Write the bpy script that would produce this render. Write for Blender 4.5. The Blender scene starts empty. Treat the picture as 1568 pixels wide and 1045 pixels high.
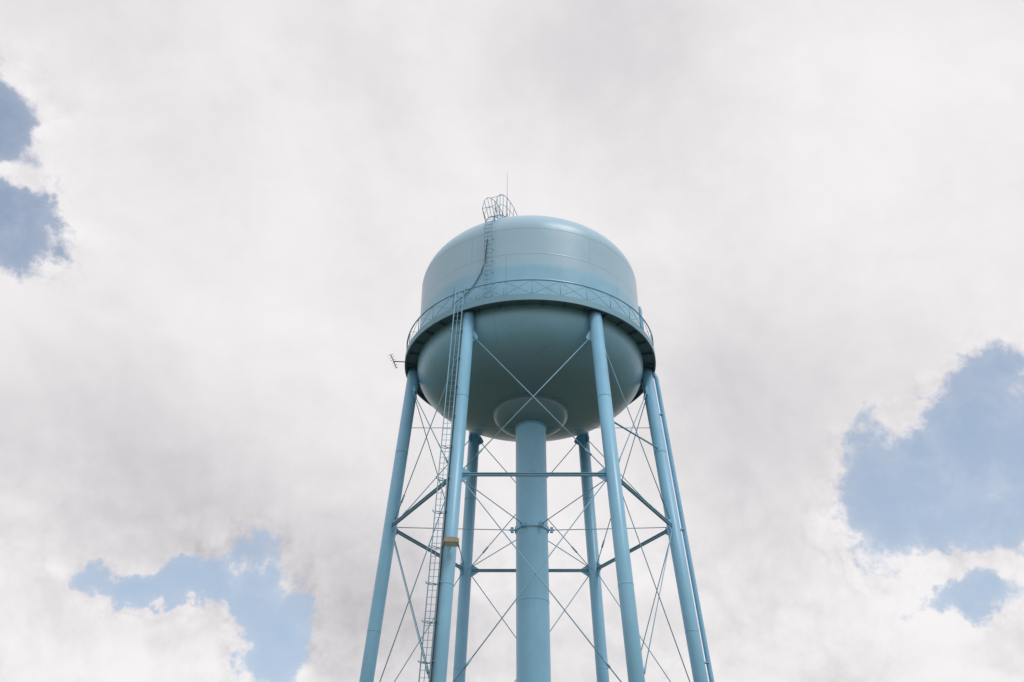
import bpy, bmesh, math, random
from mathutils import Vector, Matrix
random.seed(4)
S = 50.0           # distance camera -> tower axis (m)
EYE = 1.6
TX, TY = 1.06, 50.0
def H(h): return h*S + EYE
def P(r, phi, h):
    a = math.radians(phi)
    return Vector((r*S*math.sin(a), -r*S*math.cos(a), H(h)))

scene = bpy.context.scene
scene.view_settings.view_transform = 'Standard'
scene.view_settings.look = 'None'
scene.view_settings.exposure = 0

# ------------------------------------------------------------ materials
def newmat(name):
    m = bpy.data.materials.new(name); m.use_nodes = True
    nt = m.node_tree
    return m, nt, nt.nodes['Principled BSDF']
def N(nt, t, **kw):
    n = nt.nodes.new(t)
    for k, v in kw.items(): setattr(n, k, v)
    return n
def math_(nt, op, a, b=None, c=None, clamp=False):
    n = nt.nodes.new('ShaderNodeMath'); n.operation = op; n.use_clamp = clamp
    for i, v in enumerate((a, b, c)):
        if v is None: continue
        if isinstance(v, (int, float)): n.inputs[i].default_value = v
        else: nt.links.new(v, n.inputs[i])
    return n.outputs[0]
def mixc(nt, fac, a, b, mode='MIX'):
    n = nt.nodes.new('ShaderNodeMix'); n.data_type = 'RGBA'; n.blend_type = mode
    for i, v in ((0, fac), (6, a), (7, b)):
        if isinstance(v, (int, float)): n.inputs[i].default_value = v
        elif isinstance(v, tuple): n.inputs[i].default_value = (*v, 1)
        else: nt.links.new(v, n.inputs[i])
    return n.outputs[2]
def noise(nt, vec, scale, detail=4, rough=.55, dist=0):
    n = nt.nodes.new('ShaderNodeTexNoise')
    n.inputs['Scale'].default_value = scale
    n.inputs['Detail'].default_value = detail
    n.inputs['Roughness'].default_value = rough
    n.inputs['Distortion'].default_value = dist
    nt.links.new(vec, n.inputs['Vector'])
    return n
def maprange(nt, v, a, b, c=0, d=1, smooth=True):
    n = nt.nodes.new('ShaderNodeMapRange')
    if smooth: n.interpolation_type = 'SMOOTHSTEP'
    nt.links.new(v, n.inputs[0])
    for i, x in enumerate((a, b, c, d)): n.inputs[i+1].default_value = x
    return n.outputs[0]

def paint(name, tank=False, base=(.265, .52, .71), rough=.38, spec=.45):
    m, nt, b = newmat(name)
    tc = N(nt, 'ShaderNodeTexCoord'); co = tc.outputs['Object']
    n1 = noise(nt, co, .35, 4, .6)
    mp = N(nt, 'ShaderNodeMapping'); mp.inputs['Scale'].default_value = (2.2, 2.2, .12)
    nt.links.new(co, mp.inputs[0])
    n2 = noise(nt, mp.outputs[0], 1.4, 5, .65)
    light = tuple(min(1, c*1.05+.015) for c in base)
    dark = tuple(c*.93 for c in base)
    c1 = mixc(nt, maprange(nt, n1.outputs[0], .3, .7), dark, light)
    c2 = mixc(nt, maprange(nt, n2.outputs[0], .5, .75, 0, .22), c1, tuple(c*.76+.02 for c in base))
    col = c2
    if tank:
        sep = N(nt, 'ShaderNodeSeparateXYZ'); nt.links.new(co, sep.inputs[0])
        z = sep.outputs[2]
        # paler colour on the upper courses
        upper_pale = maprange(nt, z, H(.659), H(.668), 0, .62)
        col = mixc(nt, upper_pale, col, (.42, .575, .69))
        ang = math_(nt, 'ARCTAN2', sep.outputs[0], sep.outputs[1])
        seams = None
        def acc(v):
            nonlocal seams
            seams = v if seams is None else math_(nt, 'MAXIMUM', seams, v)
        for zz in (H(.6795), H(.7154), H(.6440)):
            dd = math_(nt, 'ABSOLUTE', math_(nt, 'SUBTRACT', z, zz))
            acc(maprange(nt, dd, .015, .05, 1, 0))
        for off, z0, z1 in ((0., H(.6795), H(.7154)), (.3, H(.6087), H(.6795)), (.12, H(.7154), H(.775)), (.2, H(.54), H(.6))):
            k = math_(nt, 'FRACT', math_(nt, 'ADD', math_(nt, 'MULTIPLY', ang, 6/(2*math.pi)), 20+off))
            kk = math_(nt, 'ABSOLUTE', math_(nt, 'SUBTRACT', k, .5))
            ln = maprange(nt, kk, .002, .006, 1, 0)
            g1 = math_(nt, 'GREATER_THAN', z, z0); g2 = math_(nt, 'LESS_THAN', z, z1)
            acc(math_(nt, 'MULTIPLY', ln, math_(nt, 'MULTIPLY', g1, g2)))
        col = mixc(nt, math_(nt, 'MULTIPLY', seams, .28), col, (.16, .30, .38))
        bm_ = N(nt, 'ShaderNodeBump'); bm_.inputs['Strength'].default_value = .26; bm_.inputs['Distance'].default_value = .09
        n3 = noise(nt, co, .45, 2, .5)
        hh = math_(nt, 'ADD', math_(nt, 'MULTIPLY', seams, .3), n3.outputs[0])
        nt.links.new(hh, bm_.inputs['Height']); nt.links.new(bm_.outputs[0], b.inputs['Normal'])
        # shade under bowl and bell put into the colour, fading out towards the equator
        under_shade = maprange(nt, z, H(.550), H(.592), .78, 0)
        below = math_(nt, 'MULTIPLY', under_shade, maprange(nt, n1.outputs[0], .2, .7, .82, 1))
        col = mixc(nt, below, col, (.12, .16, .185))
    nt.links.new(col, b.inputs['Base Color'])
    nt.links.new(maprange(nt, n1.outputs[0], .2, .8, rough-.05, rough+.10), b.inputs['Roughness'])
    b.inputs['Specular IOR Level'].default_value = spec
    return m
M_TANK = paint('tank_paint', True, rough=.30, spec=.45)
M_LEG = paint('leg_paint', base=(.235, .50, .70), rough=.34)
M_STEEL = paint('trim_paint', base=(.17, .36, .48), rough=.45)
M_RAIL = paint('rail_paint', base=(.22, .43, .56), rough=.45)
M_DARK = paint('balcony_paint', base=(.08, .14, .18), rough=.6)
def simple(name, c1, c2, scale, rough, metal=0):
    m, nt, b = newmat(name)
    tc = N(nt, 'ShaderNodeTexCoord')
    n = noise(nt, tc.outputs['Object'], scale, 5, .6)
    nt.links.new(mixc(nt, maprange(nt, n.outputs[0], .3, .7), c1, c2), b.inputs['Base Color'])
    b.inputs['Roughness'].default_value = rough; b.inputs['Metallic'].default_value = metal
    return m
M_CABLE = simple('black_cable', (.03, .035, .04), (.05, .055, .06), 3, .6)
M_GALV = simple('galvanised_steel', (.12, .13, .14), (.2, .21, .22), 8, .5, .4)
M_LAMP = simple('lamp_housing', (.20, .17, .11), (.28, .24, .16), 6, .5)
M_LENS = simple('lamp_lens', (.55, .52, .42), (.65, .62, .5), 6, .2)
M_CONC = simple('concrete', (.26, .25, .23), (.36, .35, .33), 2, .9)

# ------------------------------------------------------------ geometry helpers
def tube(bm, pts, r, seg=12, caps=True, r_end=None, closed=False):
    pts = [Vector(p) for p in pts]; n = len(pts)
    rings = []
    t0 = (pts[1]-pts[0]).normalized()
    up = Vector((0, 0, 1)) if abs(t0.z) < .9 else Vector((1, 0, 0))
    u = t0.cross(up).normalized()
    for i, p in enumerate(pts):
        if closed: t = (pts[(i+1) % n]-pts[i-1]).normalized()
        elif i == 0: t = t0
        elif i == n-1: t = (pts[-1]-pts[-2]).normalized()
        else: t = ((pts[i+1]-p).normalized()+(p-pts[i-1]).normalized()).normalized()
        u = (u - t*u.dot(t)).normalized(); v = t.cross(u)
        rr = r if r_end is None else r+(r_end-r)*i/(n-1)
        rings.append([bm.verts.new(p+(u*math.cos(a)+v*math.sin(a))*rr) for a in [2*math.pi*k/seg for k in range(seg)]])
    m = n if closed else n-1
    for i in range(m):
        A, B = rings[i], rings[(i+1) % n]
        for k in range(seg):
            f = bm.faces.new((A[k], A[(k+1) % seg], B[(k+1) % seg], B[k])); f.smooth = True
    if caps and not closed:
        bm.faces.new(rings[0][::-1]); bm.faces.new(rings[-1])
def revolve(bm, prof, seg=128, cx=0, cy=0, sharp=()):
    rings = []
    for (r, z) in prof:
        if r < 1e-6: rings.append([bm.verts.new((cx, cy, z))])
        else: rings.append([bm.verts.new((cx+r*math.cos(2*math.pi*k/seg), cy+r*math.sin(2*math.pi*k/seg), z)) for k in range(seg)])
    for i in range(len(rings)-1):
        A, B = rings[i], rings[i+1]
        for k in range(seg):
            k2 = (k+1) % seg
            if len(A) == 1 and len(B) == 1: continue
            if len(A) == 1: f = bm.faces.new((A[0], B[k2], B[k]))
            elif len(B) == 1: f = bm.faces.new((A[k], A[k2], B[0]))
            else: f = bm.faces.new((A[k], A[k2], B[k2], B[k]))
            f.smooth = i not in sharp
def box(bm, c, ex, ey, ez):
    c = Vector(c); vs = []
    for sx in (-1, 1):
        for sy in (-1, 1):
            for sz in (-1, 1):
                vs.append(bm.verts.new(c+ex*sx+ey*sy+ez*sz))
    for q in ((0,1,3,2),(4,6,7,5),(0,4,5,1),(2,3,7,6),(0,2,6,4),(1,5,7,3)):
        bm.faces.new([vs[i] for i in q])
def prism(bm, tri, nrm, th):
    a = [bm.verts.new(Vector(p)+nrm*th) for p in tri]; b = [bm.verts.new(Vector(p)-nrm*th) for p in tri]
    bm.faces.new(a); bm.faces.new(b[::-1]); n = len(a)
    for i in range(n): bm.faces.new((a[i], b[i], b[(i+1) % n], a[(i+1) % n]))

tower = bpy.data.objects.new('water_tower', None)
tower.location = (TX, TY, 0); scene.collection.objects.link(tower)
def finish(bm, name, mat, parent=tower):
    bmesh.ops.recalc_face_normals(bm, faces=bm.faces)
    me = bpy.data.meshes.new(name); bm.to_mesh(me); bm.free()
    ob = bpy.data.objects.new(name, me); scene.collection.objects.link(ob)
    if isinstance(mat, (list, tuple)):
        for x in mat: me.materials.append(x)
    else: me.materials.append(mat)
    if parent: ob.parent = parent
    return ob

# ------------------------------------------------------------ tank
A = .132; HB = .6087; HC = .7154; BT = .066; BB = .0605; NB = 2.3
prof = []
rc = .044
zc = HB-BB*(1-(rc/A)**NB)**(1/NB)
prof += [(rc*S, H(zc))]
for i in range(1, 49):
    t = i/48
    ang = math.asin(rc/A)+(math.pi/2-math.asin(rc/A))*t
    r = A*math.sin(ang)
    z = HB-BB*max(0, 1-(r/A)**NB)**(1/NB)
    prof.append((r*S, H(z)))
for k in range(1, 9): prof.append((A*S, H(HB+(HC-HB)*k/8)))
for i in range(1, 41):
    t = i/40*math.pi/2
    prof.append((A*S*math.cos(t) if i < 40 else 0, H(HC+BT*math.sin(t))))
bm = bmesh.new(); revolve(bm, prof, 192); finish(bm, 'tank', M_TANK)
# bell between tank bottom and riser
bm = bmesh.new()
pr = [((rc+.0005)*S, H(zc+.002)), ((rc+.0005)*S, H(zc-.0012)), ((rc-.0012)*S, H(zc-.0016))]
for i in range(1, 17):
    t = i/16
    pr.append(((.0176+(rc-.0012-.0176)*math.cos(t*math.pi/2)**.85)*S if i < 16 else .0176*S, H(zc-.0018-.0165*math.sin(t*math.pi/2)**1.15)))
revolve(bm, pr, 96, sharp=(0, 1)); finish(bm, 'riser_bell', M_TANK)
RR = .0170
bm = bmesh.new()
def rp(h, k=1.0): return (RR*S*k, H(h))
revolve(bm, [rp(-.032), rp(.15), rp(.151), rp(.30), rp(.545)], 64)
for hh in (.5325, .409, .2, .33, .47):
    k = 1.07 if hh in (.409, .5325) else 1.015
    w = .0022 if k > 1.05 else .0006
    revolve(bm, [rp(hh-w), rp(hh-w, k), rp(hh+w, k), rp(hh+w)], 64, sharp=(0, 1, 2))
finish(bm, 'riser_pipe', M_LEG)

# ------------------------------------------------------------ legs
LP = (-30, 30, 90, 150, -150, -90)
def lr(h): return .1365+.0785*(.6-h)
RL = .0070*S
bm = bmesh.new()
for p in LP:
    tube(bm, [P(lr(-.030), p, -.030), P(lr(.3), p, .3), P(lr(.612), p, .612)], RL, 32)
    top = P(lr(.612), p, .612); ax = (P(lr(.612), p, .612)-P(lr(.5), p, .5)).normalized()
    for k in range(1, 6):
        t0, t1 = (k-1)/5*math.pi/2, k/5*math.pi/2
        tube(bm, [top+ax*RL*.7*math.sin(t0), top+ax*RL*.7*math.sin(t1)], RL*math.cos(t0), 32, r_end=max(.01, RL*math.cos(t1)))
    for h in (.3, .17, .5):
        tube(bm, [P(lr(h-.0004), p, h-.0004), P(lr(h+.0004), p, h+.0004)], RL*1.02, 32)
finish(bm, 'legs', M_LEG)

# ------------------------------------------------------------ struts, rods, gussets
order = (-30, 30, 90, 150, 210, 270)
bs = bmesh.new(); br = bmesh.new(); bg = bmesh.new()
LEV = (.412, .20)
def rod(a, b, r=.026, tb=True):
    tube(br, [a, b], r, 8)
    if tb:
        d = (b-a)
        tube(br, [a+d*.86, a+d*.86+d.normalized()*.45], r*2, 8)
for i in range(6):
    p0, p1 = order[i], order[(i+1) % 6]
    for h in LEV:
        a, b = P(lr(h), p0, h), P(lr(h), p1, h); d = (b-a).normalized()
        z = Vector((0, 0, 1)); n = d.cross(z).normalized()
        a2, b2 = a+d*RL*.8, b-d*RL*.8
        box(bs, (a2+b2)/2+z*.06, (b2-a2)/2, n*.07, z*.018)
        box(bs, (a2+b2)/2-z*.06, (b2-a2)/2, n*.07, z*.018)
        box(bs, (a2+b2)/2, (b2-a2)/2, n*.02, z*.042)
        for q, s in ((a, 1), (b, -1)):
            q0 = q+d*s*RL*.85
            prism(bg, [q0+z*.42, q0+d*s*.48+z*.09, q0+d*s*.48-z*.09, q0-z*.42], n, .015)
    pan = [(.577, .418), (.406, .206), (.194, -.02)]
    for (ht, hb) in pan:
        for (pa, pb) in ((p0, p1), (p1, p0)):
            a, b = P(lr(ht), pa, ht), P(lr(hb), pb, hb)
            d = Vector((b.x-a.x, b.y-a.y, 0)).normalized()
            nn = d.cross(Vector((0, 0, 1)))*.03
            rod(a+d*RL+nn, b-d*RL+nn)
    for q, s in ((p0, 1), (p1, -1)):
        a, b = P(lr(.577), p0, .577), P(lr(.577), p1, .577); d = (b-a).normalized()*s
        q0 = P(lr(.577), q, .577)+d*RL*.85; z = Vector((0, 0, 1))
        prism(bg, [q0+z*.55, q0+d*.30+z*.02, q0+d*.30-z*.12, q0-z*.3], d.cross(z), .02)
for h in LEV:
    for p in order:
        tube(br, [P(RR+.002, p, h-.003), P(lr(h)-.0078, p, h)], .024, 8)
        box(bg, P(RR+.0035, p, h-.003), P(.0035, p, -EYE/S), Vector((0, 0, .03)), P(.0012, p+90, -EYE/S)*1.0)
        box(bg, P(RR+.004, p, h-.003), P(.0016, p, -EYE/S), Vector((0, 0, .14)), P(.0016, p+90, -EYE/S)*1.0)
tube(br, [P(lr(.532), -90, .532)*1.0, P(RR, -90, .532)], .02, 8)
tube(br, [P(lr(.532), 90, .532)*1.0, P(RR, 90, .532)], .02, 8)
tube(bs, [P(lr(.476), 30, .476), P(lr(.505), 90, .505)], .05, 10)
finish(bs, 'struts', M_STEEL); finish(br, 'tie_rods', M_RAIL); finish(bg, 'gusset_plates', M_LEG)

# ------------------------------------------------------------ balcony
RB = .1457; HF = .6105
bm = bmesh.new()
revolve(bm, [(A*S-.02, H(HF)), (RB*S, H(HF)), (RB*S, H(HF)+.16), (RB*S+.03, H(HF)+.16), (RB*S+.03, H(HF)-.22), (RB*S-.06, H(HF)-.22),
             (RB*S-.06, H(HF)-.03), (A*S-.02, H(HF)-.03)], 144, sharp=range(8))
for k in range(36):
    p = k*10+5
    c = P((A+RB)/2, p, HF)-Vector((0, 0, .10))
    box(bm, c, P((RB-A)/2-.0008, p, -EYE/S), P(.0003, p+90, -EYE/S), Vector((0, 0, .066)))
finish(bm, 'balcony', M_DARK)
bm = bmesh.new()
revolve(bm, [(RB*S+.035, H(HF)-.21), (RB*S+.035, H(HF)+.17), (RB*S+.05, H(HF)+.17), (RB*S+.05, H(HF)-.21)], 144, sharp=range(4))
finish(bm, 'balcony_fascia', M_STEEL)
bm = bmesh.new()
def circ(r, h, dz, n=144): return [P(r, 360*k/n, h)+Vector((0, 0, dz)) for k in range(n)]
RG = RB-.0003
tube(bm, circ(RG, HF, 1.12), .036, 8, closed=True)
for k in range(30):
    p = k*12
    tube(bm, [P(RG, p, HF), P(RG, p, HF)+Vector((0, 0, 1.12))], .024, 6)
    for (z0, z1) in ((.18, 1.1), (1.1, .18)):
        pts = [P(RG, p+12*t, HF)+Vector((0, 0, z0+(z1-z0)*t)) for t in (0, .33, .66, 1)]
        tube(bm, pts, .012, 5)
finish(bm, 'balcony_railing', M_STEEL)

# ------------------------------------------------------------ ladders
def arc_pts(c, ex, ey, a0, a1, n=10):
    return [c+ex*math.cos(math.radians(a0+(a1-a0)*i/n))+ey*math.sin(math.radians(a0+(a1-a0)*i/n)) for i in range(n+1)]
bl = bmesh.new(); bc = bmesh.new()
off = Vector((-.54, -.42, 0)); W = .21
def lad(h): return P(lr(h), -30, h)+off
b0, t0 = lad(-.02), lad(.632)
for sx in (-W, W):
    v = Vector((sx, 0, 0)); tube(bl, [b0+v, t0+v], .028, 6)
tube(bl, [lad(-.02)+Vector((0, -.02, 0)), t0+Vector((0, -.02, 0))], .016, 6)
L = (t0-b0).length; ax = (t0-b0)/L
k = 0
while k*.32 < L:
    c = b0+ax*k*.32
    tube(bl, [c-Vector((W, 0, 0)), c+Vector((W, 0, 0))], .012, 5); k += 1
h = .02
while h < .60:
    c = lad(h); lg = P(lr(h), -30, h)
    for sx in (-W, W):
        tube(bl, [c+Vector((sx, 0, 0)), lg+Vector((sx*.6-.12, 0, 0))], .018, 6)
    tube(bl, arc_pts(c, Vector((.32, 0, 0)), Vector((0, .35, 0)), 200, -20, 10), .020, 5)
    h += .035
for sx in (-.3, .3):
    c = lad(.617)+Vector((sx, .1, .2))
    tube(bl, arc_pts(c, Vector((0, .42, 0)), Vector((0, 0, .95)), 0, 180, 12), .022, 6)
for dx, r in ((-.26, .035), (-.33, .02)):
    tube(bc, [P(lr(h), -30, h)+Vector((dx, -.28+dx*.3, 0)) for h in (-.03, .1, .2, .3, .4, .5, .605)], r, 8)
finish(bl, 'leg_ladder', M_STEEL)

# tank ladder + railed walk over the roof
bt = bmesh.new(); PH = -20.5
rad = P(1, PH, -EYE/S).normalized(); tan = P(1, PH+90, -EYE/S).normalized(); Z = Vector((0, 0, 1))
path = []
st = .22
for i in range(0, 28):
    h = HF+(HC-HF)*i/27; path.append((P(A, PH, h)+rad*st, rad.copy()))
for i in range(1, 34):
    t = i/36*math.pi/2
    p = rad*(A*S*math.cos(t))+Vector((0, 0, H(HC)+BT*S*math.sin(t)))
    n = (rad*(math.cos(t)/A)+Z*(math.sin(t)/BT)).normalized()
    path.append((p+n*st, n))
for sx in (-.22, .22):
    tube(bt, [p+tan*sx for p, n in path], .028, 6)
prevp, prevn = path[0]; res = .3; left = res; dist = 0; hd = -9; hoops = []
for p, n in path[1:]:
    seg = (p-prevp); l = seg.length; s = 0
    while left <= l-s:
        s += left; c = prevp+seg*(s/l); nn = prevn.lerp(n, s/l).normalized()
        tube(bt, [c-tan*.22, c+tan*.22], .013, 5)
        dist += res
        if c.z > H(HC)+.9 and dist-hd > .55 and len(hoops) < 9:
            hoops.append((c, nn)); hd = dist
        left = res
    left -= (l-s); prevp, prevn = p, n
hts = [.75, 1.1, 1.28, 1.32, 1.28, 1.15, .95, .65, .3]
rl = {-1: [], 1: []}
for i, (c, nn) in enumerate(hoops):
    lean = (nn*.45+Z*.75).normalized()
    for sx in (-1, 1):
        foot = c+tan*.26*sx; tp = c+tan*.40*sx+lean*hts[i]
        tube(bt, [foot, tp], .017, 5)
        rl[sx].append(((foot+tp)/2, tp))
    if i in (0, 3):
        tube(bt, [c-tan*.40+lean*hts[i], c+tan*.40+lean*hts[i]], .015, 5)
for sx in (-1, 1):
    f0 = hoops[0][0]+tan*.26*sx-Z*.3
    tube(bt, [f0]+[q[1] for q in rl[sx]], .020, 5)
    tube(bt, [q[0] for q in rl[sx]], .014, 5)
for i in range(0, 28, 4):
    p, n = path[i]
    for sx in (-.22, .22): tube(bt, [p+tan*sx, p+tan*sx-n*.25], .016, 5)
finish(bt, 'tank_ladder', M_STEEL)

q = [(-21.5, .705), (-22, .69), (-22.6, .675), (-24.5, .660), (-28, .647), (-33, .637), (-37, .629), (-39, .620), (-39.5, .612)]
tube(bc, [P(A+.0012+(0.004 if i > 5 else 0), a, h) for i, (a, h) in enumerate(q)], .024, 8)
finish(bc, 'cables', M_CABLE)

# whip antenna on the roof
bm = bmesh.new()
rr = .079; zt = HC+BT*math.sqrt(1-(rr/A)**2)
base = P(rr, -20, zt)
tube(bm, [base, base+Z*.8], .035, 8); tube(bm, [base+Z*.8, base+Z*4.15], .015, 6, r_end=.009)
finish(bm, 'whip_antenna', M_GALV)

# yagi antenna on an arm off the balcony
bm = bmesh.new()
e = P(RB, -86, HF)+Vector((0, 0, .15))
e2 = e+Vector((-.72, 0, .05))
tube(bm, [e, e2], .03, 8)
up = Vector((.22, .2, -.45)).normalized(); c = e2
tube(bm, [c-up*.45, c+up*.45], .024, 6)
side = up.cross(Vector((0, 1, 0))).normalized()
for i in range(6):
    l = .17-.012*i; cc = c+up*(-.42+.165*i)
    tube(bm, [cc-side*l, cc+side*l], .012, 5)
tube(bm, [e+Vector((.02, 0, -.2)), e+Vector((.02, 0, .9))], .025, 6)
finish(bm, 'yagi_antenna', M_CABLE)

# overflow pipe
bm = bmesh.new()
pts = [P(A-.002, 90, .698), P(.1345, 90, .698), P(.1350, 90, .694), P(.1352, 91, .66), P(.1375, 91, .625), P(.1425, 91, .612)]
hs = (.598, .45, .3, .15, 0, -.026)
pts += [P(lr(h)+.0115, 91, h) for h in hs]
tube(bm, pts, .125, 16)
for h in (.55, .41, .27, .1):
    box(bm, P(lr(h)+.0090, 90.5, h), P(.0025, 90, -EYE/S), Vector((0, .10, 0)), Z*.03)
finish(bm, 'overflow_pipe', M_LEG)

# floodlight on the ladder leg
bm = bmesh.new()
hfl = .335
c = P(lr(hfl), -30, hfl)+Vector((.14, -.85, 0))
box(bm, c, Vector((.33, .05, 0)), Vector((-.04, .22, -.02)), Vector((0, .02, .10)))
box(bm, c+Vector((0, 0, .14)), Vector((.27, .04, 0)), Vector((-.03, .16, 0)), Vector((0, 0, .038)))
tube(bm, [c+Vector((0, .1, 0)), c+Vector((.0, .55, .1))], .04, 8)
tube(bm, [c+Vector((-.2, .2, 0)), c+Vector((-.15, .6, 0))], .02, 6)
n0 = len(bm.faces)
box(bm, c-Vector((0, .0, .115)), Vector((.28, .04, 0)), Vector((-.03, .18, -.02)), Vector((0, 0, .012)))
bm.faces.ensure_lookup_table()
for f in bm.faces[n0:]: f.material_index = 1
finish(bm, 'floodlight', [M_LAMP, M_LENS])

# footings
bm = bmesh.new()
for p in LP:
    c = P(lr(-.03), p, -EYE/S)
    revolve(bm, [(.95, -.02), (.95, .28), (.90, .33), (0, .33)], 24, c.x, c.y, sharp=(0, 1, 2))
revolve(bm, [(1.9, -.02), (1.9, .22), (1.85, .27), (0, .27)], 48, sharp=(0, 1, 2))
finish(bm, 'footings', M_CONC)

# ------------------------------------------------------------ ground
bm = bmesh.new()
R = [0, 30, 80, 200, 600, 2000, 6000]
revolve(bm, [(r, 0) for r in R][::-1], 96, 0, 40)
m, nt, b = newmat('grass')
tc = N(nt, 'ShaderNodeTexCoord')
n1 = noise(nt, tc.outputs['Object'], .05, 4, .6); n2 = noise(nt, tc.outputs['Object'], 3, 5, .7)
c = mixc(nt, maprange(nt, n1.outputs[0], .35, .65), (.09, .11, .05), (.15, .15, .09))
c = mixc(nt, maprange(nt, n2.outputs[0], .3, .7, 0, .4), c, (.06, .08, .04))
nt.links.new(c, b.inputs['Base Color']); b.inputs['Roughness'].default_value = .95
finish(bm, 'ground', m, None)
bm = bmesh.new(); revolve(bm, [(12, .004), (0, .004)], 64, TX, TY)
finish(bm, 'gravel_pad', simple('gravel', (.20, .195, .185), (.30, .29, .28), 5, .95), None)

# ------------------------------------------------------------ world
w = bpy.data.worlds.new('World'); scene.world = w; w.use_nodes = True
try:
    w.cycles.sampling_method = 'MANUAL'; w.cycles.sample_map_resolution = 256
except Exception: pass
nt = w.node_tree; nt.nodes.clear()
SUN_EL, SUN_AZ = 55, 135     # azimuth clockwise from +Y
sky = N(nt, 'ShaderNodeTexSky'); sky.sky_type = 'NISHITA'; sky.sun_disc = False
sky.sun_elevation = math.radians(SUN_EL); sky.sun_rotation = math.radians(SUN_AZ)
sky.air_density = 1.0; sky.dust_density = 1.5; sky.ozone_density = 1.0
bg_sky = N(nt, 'ShaderNodeBackground'); bg_sky.inputs[1].default_value = .13
tc = N(nt, 'ShaderNodeTexCoord'); D = tc.outputs['Generated']
sp = N(nt, 'ShaderNodeSeparateXYZ'); nt.links.new(D, sp.inputs[0])
deg = 180/math.pi
az = math_(nt, 'MULTIPLY', math_(nt, 'ARCTAN2', sp.outputs[0], sp.outputs[1]), deg)
el = math_(nt, 'MULTIPLY', math_(nt, 'ARCSINE', sp.outputs[2]), deg)
cb = N(nt, 'ShaderNodeCombineXYZ'); nt.links.new(az, cb.inputs[0]); nt.links.new(el, cb.inputs[1])
def vm(op, a, b_=None, out=0):
    n = nt.nodes.new('ShaderNodeVectorMath'); n.operation = op
    for i, v in enumerate((a, b_)):
        if v is None: continue
        if isinstance(v, tuple): n.inputs[i].default_value = v
        else: nt.links.new(v, n.inputs[i])
    return n.outputs[out]
def warp(vec, scale, amp, detail, rough=.6):
    n = noise(nt, D, scale, detail, rough)
    v = vm('MULTIPLY', vm('SUBTRACT', n.outputs['Color'], (.5, .5, .5)), (amp, amp*.8, 0))
    return vm('ADD', vec, v)
PW = warp(cb.outputs[0], 11, 8, 6, .62)
def blob(vec, a, e, sa, se, q0, q1, smooth=True):
    d = vm('MULTIPLY', vm('SUBTRACT', vec, (a, e, 0)), (1/sa, 1/se, 0))
    return maprange(nt, vm('LENGTH', d, out=1), q0, q1, 1, 0, smooth)
holes = [(-36.4, 39.6, 4.2, 3.6), (-31.6, 35.2, 3.0, 2.7), (-36, 35.3, 4.4, 2.7),
         (28.0, 24.2, 6.4, 3.7), (22.6, 21.6, 3.6, 3.6), (31.0, 20.5, 7.0, 3.9), (25.0, 16.5, 3.0, 1.2),
         (33, 26.3, 6.0, 3.2),
         (-14.4, 18.8, 2.5, 2.8), (-17.6, 18.0, 3.2, 1.3), (-21.5, 18.2, 3.6, 1.1), (-13.4, 15.3, 2.3, 3.6),
         (120, 35, 14, 8), (-110, 50, 16, 7), (170, 25, 20, 6), (62, 12, 8, 4), (-65, 22, 9, 5)]
inv = None   # smooth union: 1 - prod(1 - f)
for hq in holes:
    v = math_(nt, 'SUBTRACT', 1, math_(nt, 'MULTIPLY', blob(PW, *hq, .0, 1.75), .93))
    inv = v if inv is None else math_(nt, 'MULTIPLY', inv, v)
fld0 = math_(nt, 'SUBTRACT', 1, inv)
near = maprange(nt, fld0, .02, .45)
fld = fld0
# small cumulus drifting across the gaps
for (a, e_, sa, se, amp) in ((-34.0, 37.6, 3.2, .9, .45), (-18.6, 15.9, 3.6, 1.4, .6), (24.0, 25.6, 1.8, 1.2, .35), (23.9, 17.9, 3.2, .9, .45), (29.5, 17.4, 3.0, 1.1, .3)):
    fld = math_(nt, 'SUBTRACT', fld, math_(nt, 'MULTIPLY', blob(PW, a, e_, sa, se, 0, 1.5), amp))
ne = noise(nt, D, 19, 9, .62, .3)
nec = math_(nt, 'SUBTRACT', ne.outputs[0], .5)
ee = math_(nt, 'ADD', fld, math_(nt, 'MULTIPLY', nec, 1.35))
hole = math_(nt, 'MULTIPLY', maprange(nt, ee, .42, .70), maprange(nt, ee, .5, 1.15, .76, .97))
low = maprange(nt, sp.outputs[2], .30, .46, 1, 0)
# pale blue of the gaps: Nishita sky seen through thin haze, hazier lower down
hz = mixc(nt, maprange(nt, sp.outputs[2], .25, .62, .66, .32), sky.outputs[0], (4.0, 5.0, 6.2))
nt.links.new(hz, bg_sky.inputs[0])
# cloud brightness
nb = noise(nt, D, 3.2, 4, .50, .4)
nm = noise(nt, D, 8, 8, .55, .2)
Dup = vm('ADD', D, (.007, 0, .013))
nm2 = noise(nt, Dup, 8, 8, .55, .2)
rel = math_(nt, 'SUBTRACT', nm.outputs[0], nm2.outputs[0])
Lc = math_(nt, 'ADD', .825, math_(nt, 'MULTIPLY', math_(nt, 'SUBTRACT', nb.outputs[0], .5), .38))
Lc = math_(nt, 'ADD', Lc, math_(nt, 'MULTIPLY', math_(nt, 'SUBTRACT', nm.outputs[0], .5), .08))
ramp = math_(nt, 'ADD', .22, math_(nt, 'ADD', math_(nt, 'MULTIPLY', near, .65), math_(nt, 'MULTIPLY', low, .45)))
Lc = math_(nt, 'ADD', Lc, math_(nt, 'MULTIPLY', rel, ramp))
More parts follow.
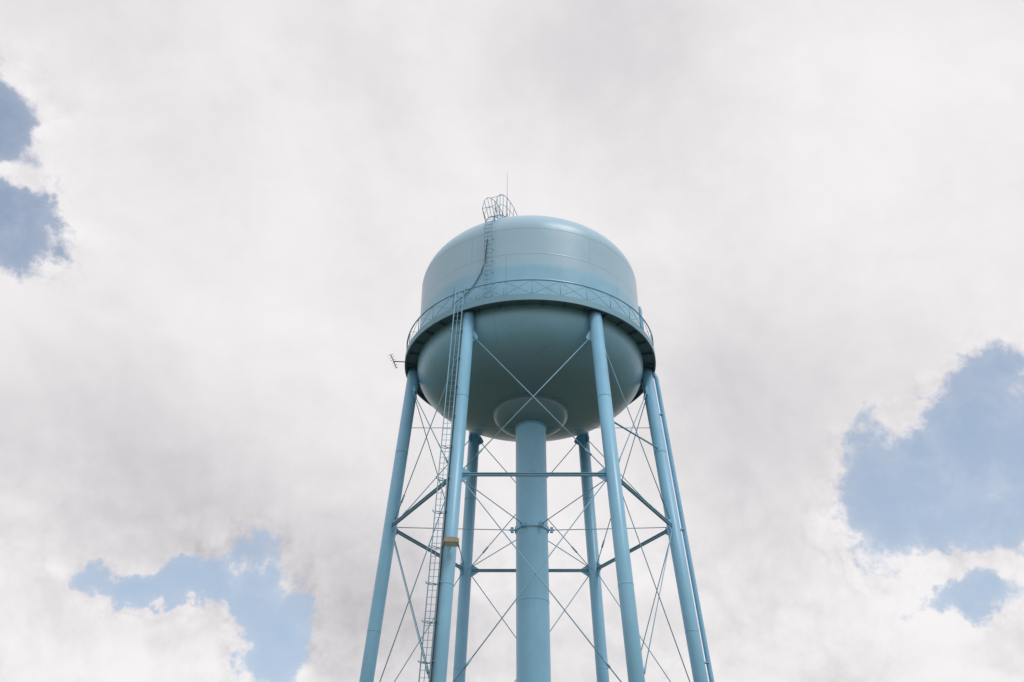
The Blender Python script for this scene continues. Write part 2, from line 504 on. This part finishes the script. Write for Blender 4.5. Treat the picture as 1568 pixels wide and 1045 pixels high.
# billow creases where the cloud is broken up
crease = math_(nt, 'SUBTRACT', math_(nt, 'MINIMUM', math_(nt, 'ABSOLUTE', nec), .10), .05)
Lc = math_(nt, 'ADD', Lc, math_(nt, 'MULTIPLY', crease, math_(nt, 'ADD', .06, math_(nt, 'ADD', math_(nt, 'MULTIPLY', near, .6), math_(nt, 'MULTIPLY', low, .35)))))
PS = warp(cb.outputs[0], 4.5, 13, 5)
tones = [(-22.7, 23.5, 14, 5.5, -.15), (15.5, 28, 9, 9, -.13), (-8, 18.3, 7, 4.5, -.19), (11.8, 49, 12, 8, -.10), (-31, 45, 10, 6, -.05),
         (-14.4, 38.5, 12, 9, .04), (31, 39, 17, 12, .10), (-19.5, 14.8, 7, 2.8, .10), (23.3, 18.0, 6, 2.5, .08), (14.9, 20.1, 7, 5, .04),
         (-30, 17, 6, 5, .05), (-33, 33, 7, 7, .04), (5, 42, 8, 5, .03), (20, 24, 5, 5, .04)]
for (a, e_, sa, se, amp) in tones:
    Lc = math_(nt, 'ADD', Lc, math_(nt, 'MULTIPLY', blob(PS, a, e_, sa, se, 0, 1.6), amp))
# soft shoulder instead of a hard clip
Lc = math_(nt, 'SMOOTH_MIN', Lc, .93, .12)
Lc = math_(nt, 'MAXIMUM', Lc, .48)
ccol = N(nt, 'ShaderNodeCombineColor')
nt.links.new(Lc, ccol.inputs[0]); nt.links.new(math_(nt, 'MULTIPLY', Lc, .968), ccol.inputs[1])
nt.links.new(math_(nt, 'ADD', math_(nt, 'MULTIPLY', Lc, .92), .055), ccol.inputs[2])
bg_c = N(nt, 'ShaderNodeBackground'); nt.links.new(ccol.outputs[0], bg_c.inputs[0])
ms = N(nt, 'ShaderNodeMixShader'); nt.links.new(hole, ms.inputs[0]); nt.links.new(bg_c.outputs[0], ms.inputs[1]); nt.links.new(bg_sky.outputs[0], ms.inputs[2])
out = N(nt, 'ShaderNodeOutputWorld'); nt.links.new(ms.outputs[0], out.inputs[0])

sd = bpy.data.lights.new('sun', 'SUN'); sd.energy = 1.4; sd.angle = math.radians(20); sd.color = (1, .97, .92)
so = bpy.data.objects.new('sun', sd); scene.collection.objects.link(so)
a, e_ = math.radians(SUN_AZ), math.radians(SUN_EL)
dv = Vector((math.sin(a)*math.cos(e_), math.cos(a)*math.cos(e_), math.sin(e_)))
so.rotation_euler = dv.to_track_quat('Z', 'Y').to_euler(); so.location = (40, 0, 80)

cd = bpy.data.cameras.new('camera'); cd.lens = 35; cd.sensor_width = 36; cd.clip_end = 20000
co = bpy.data.objects.new('camera', cd); scene.collection.objects.link(co)
co.location = (0, 0, EYE); co.rotation_euler = (math.radians(90+33), 0, 0)
scene.camera = co
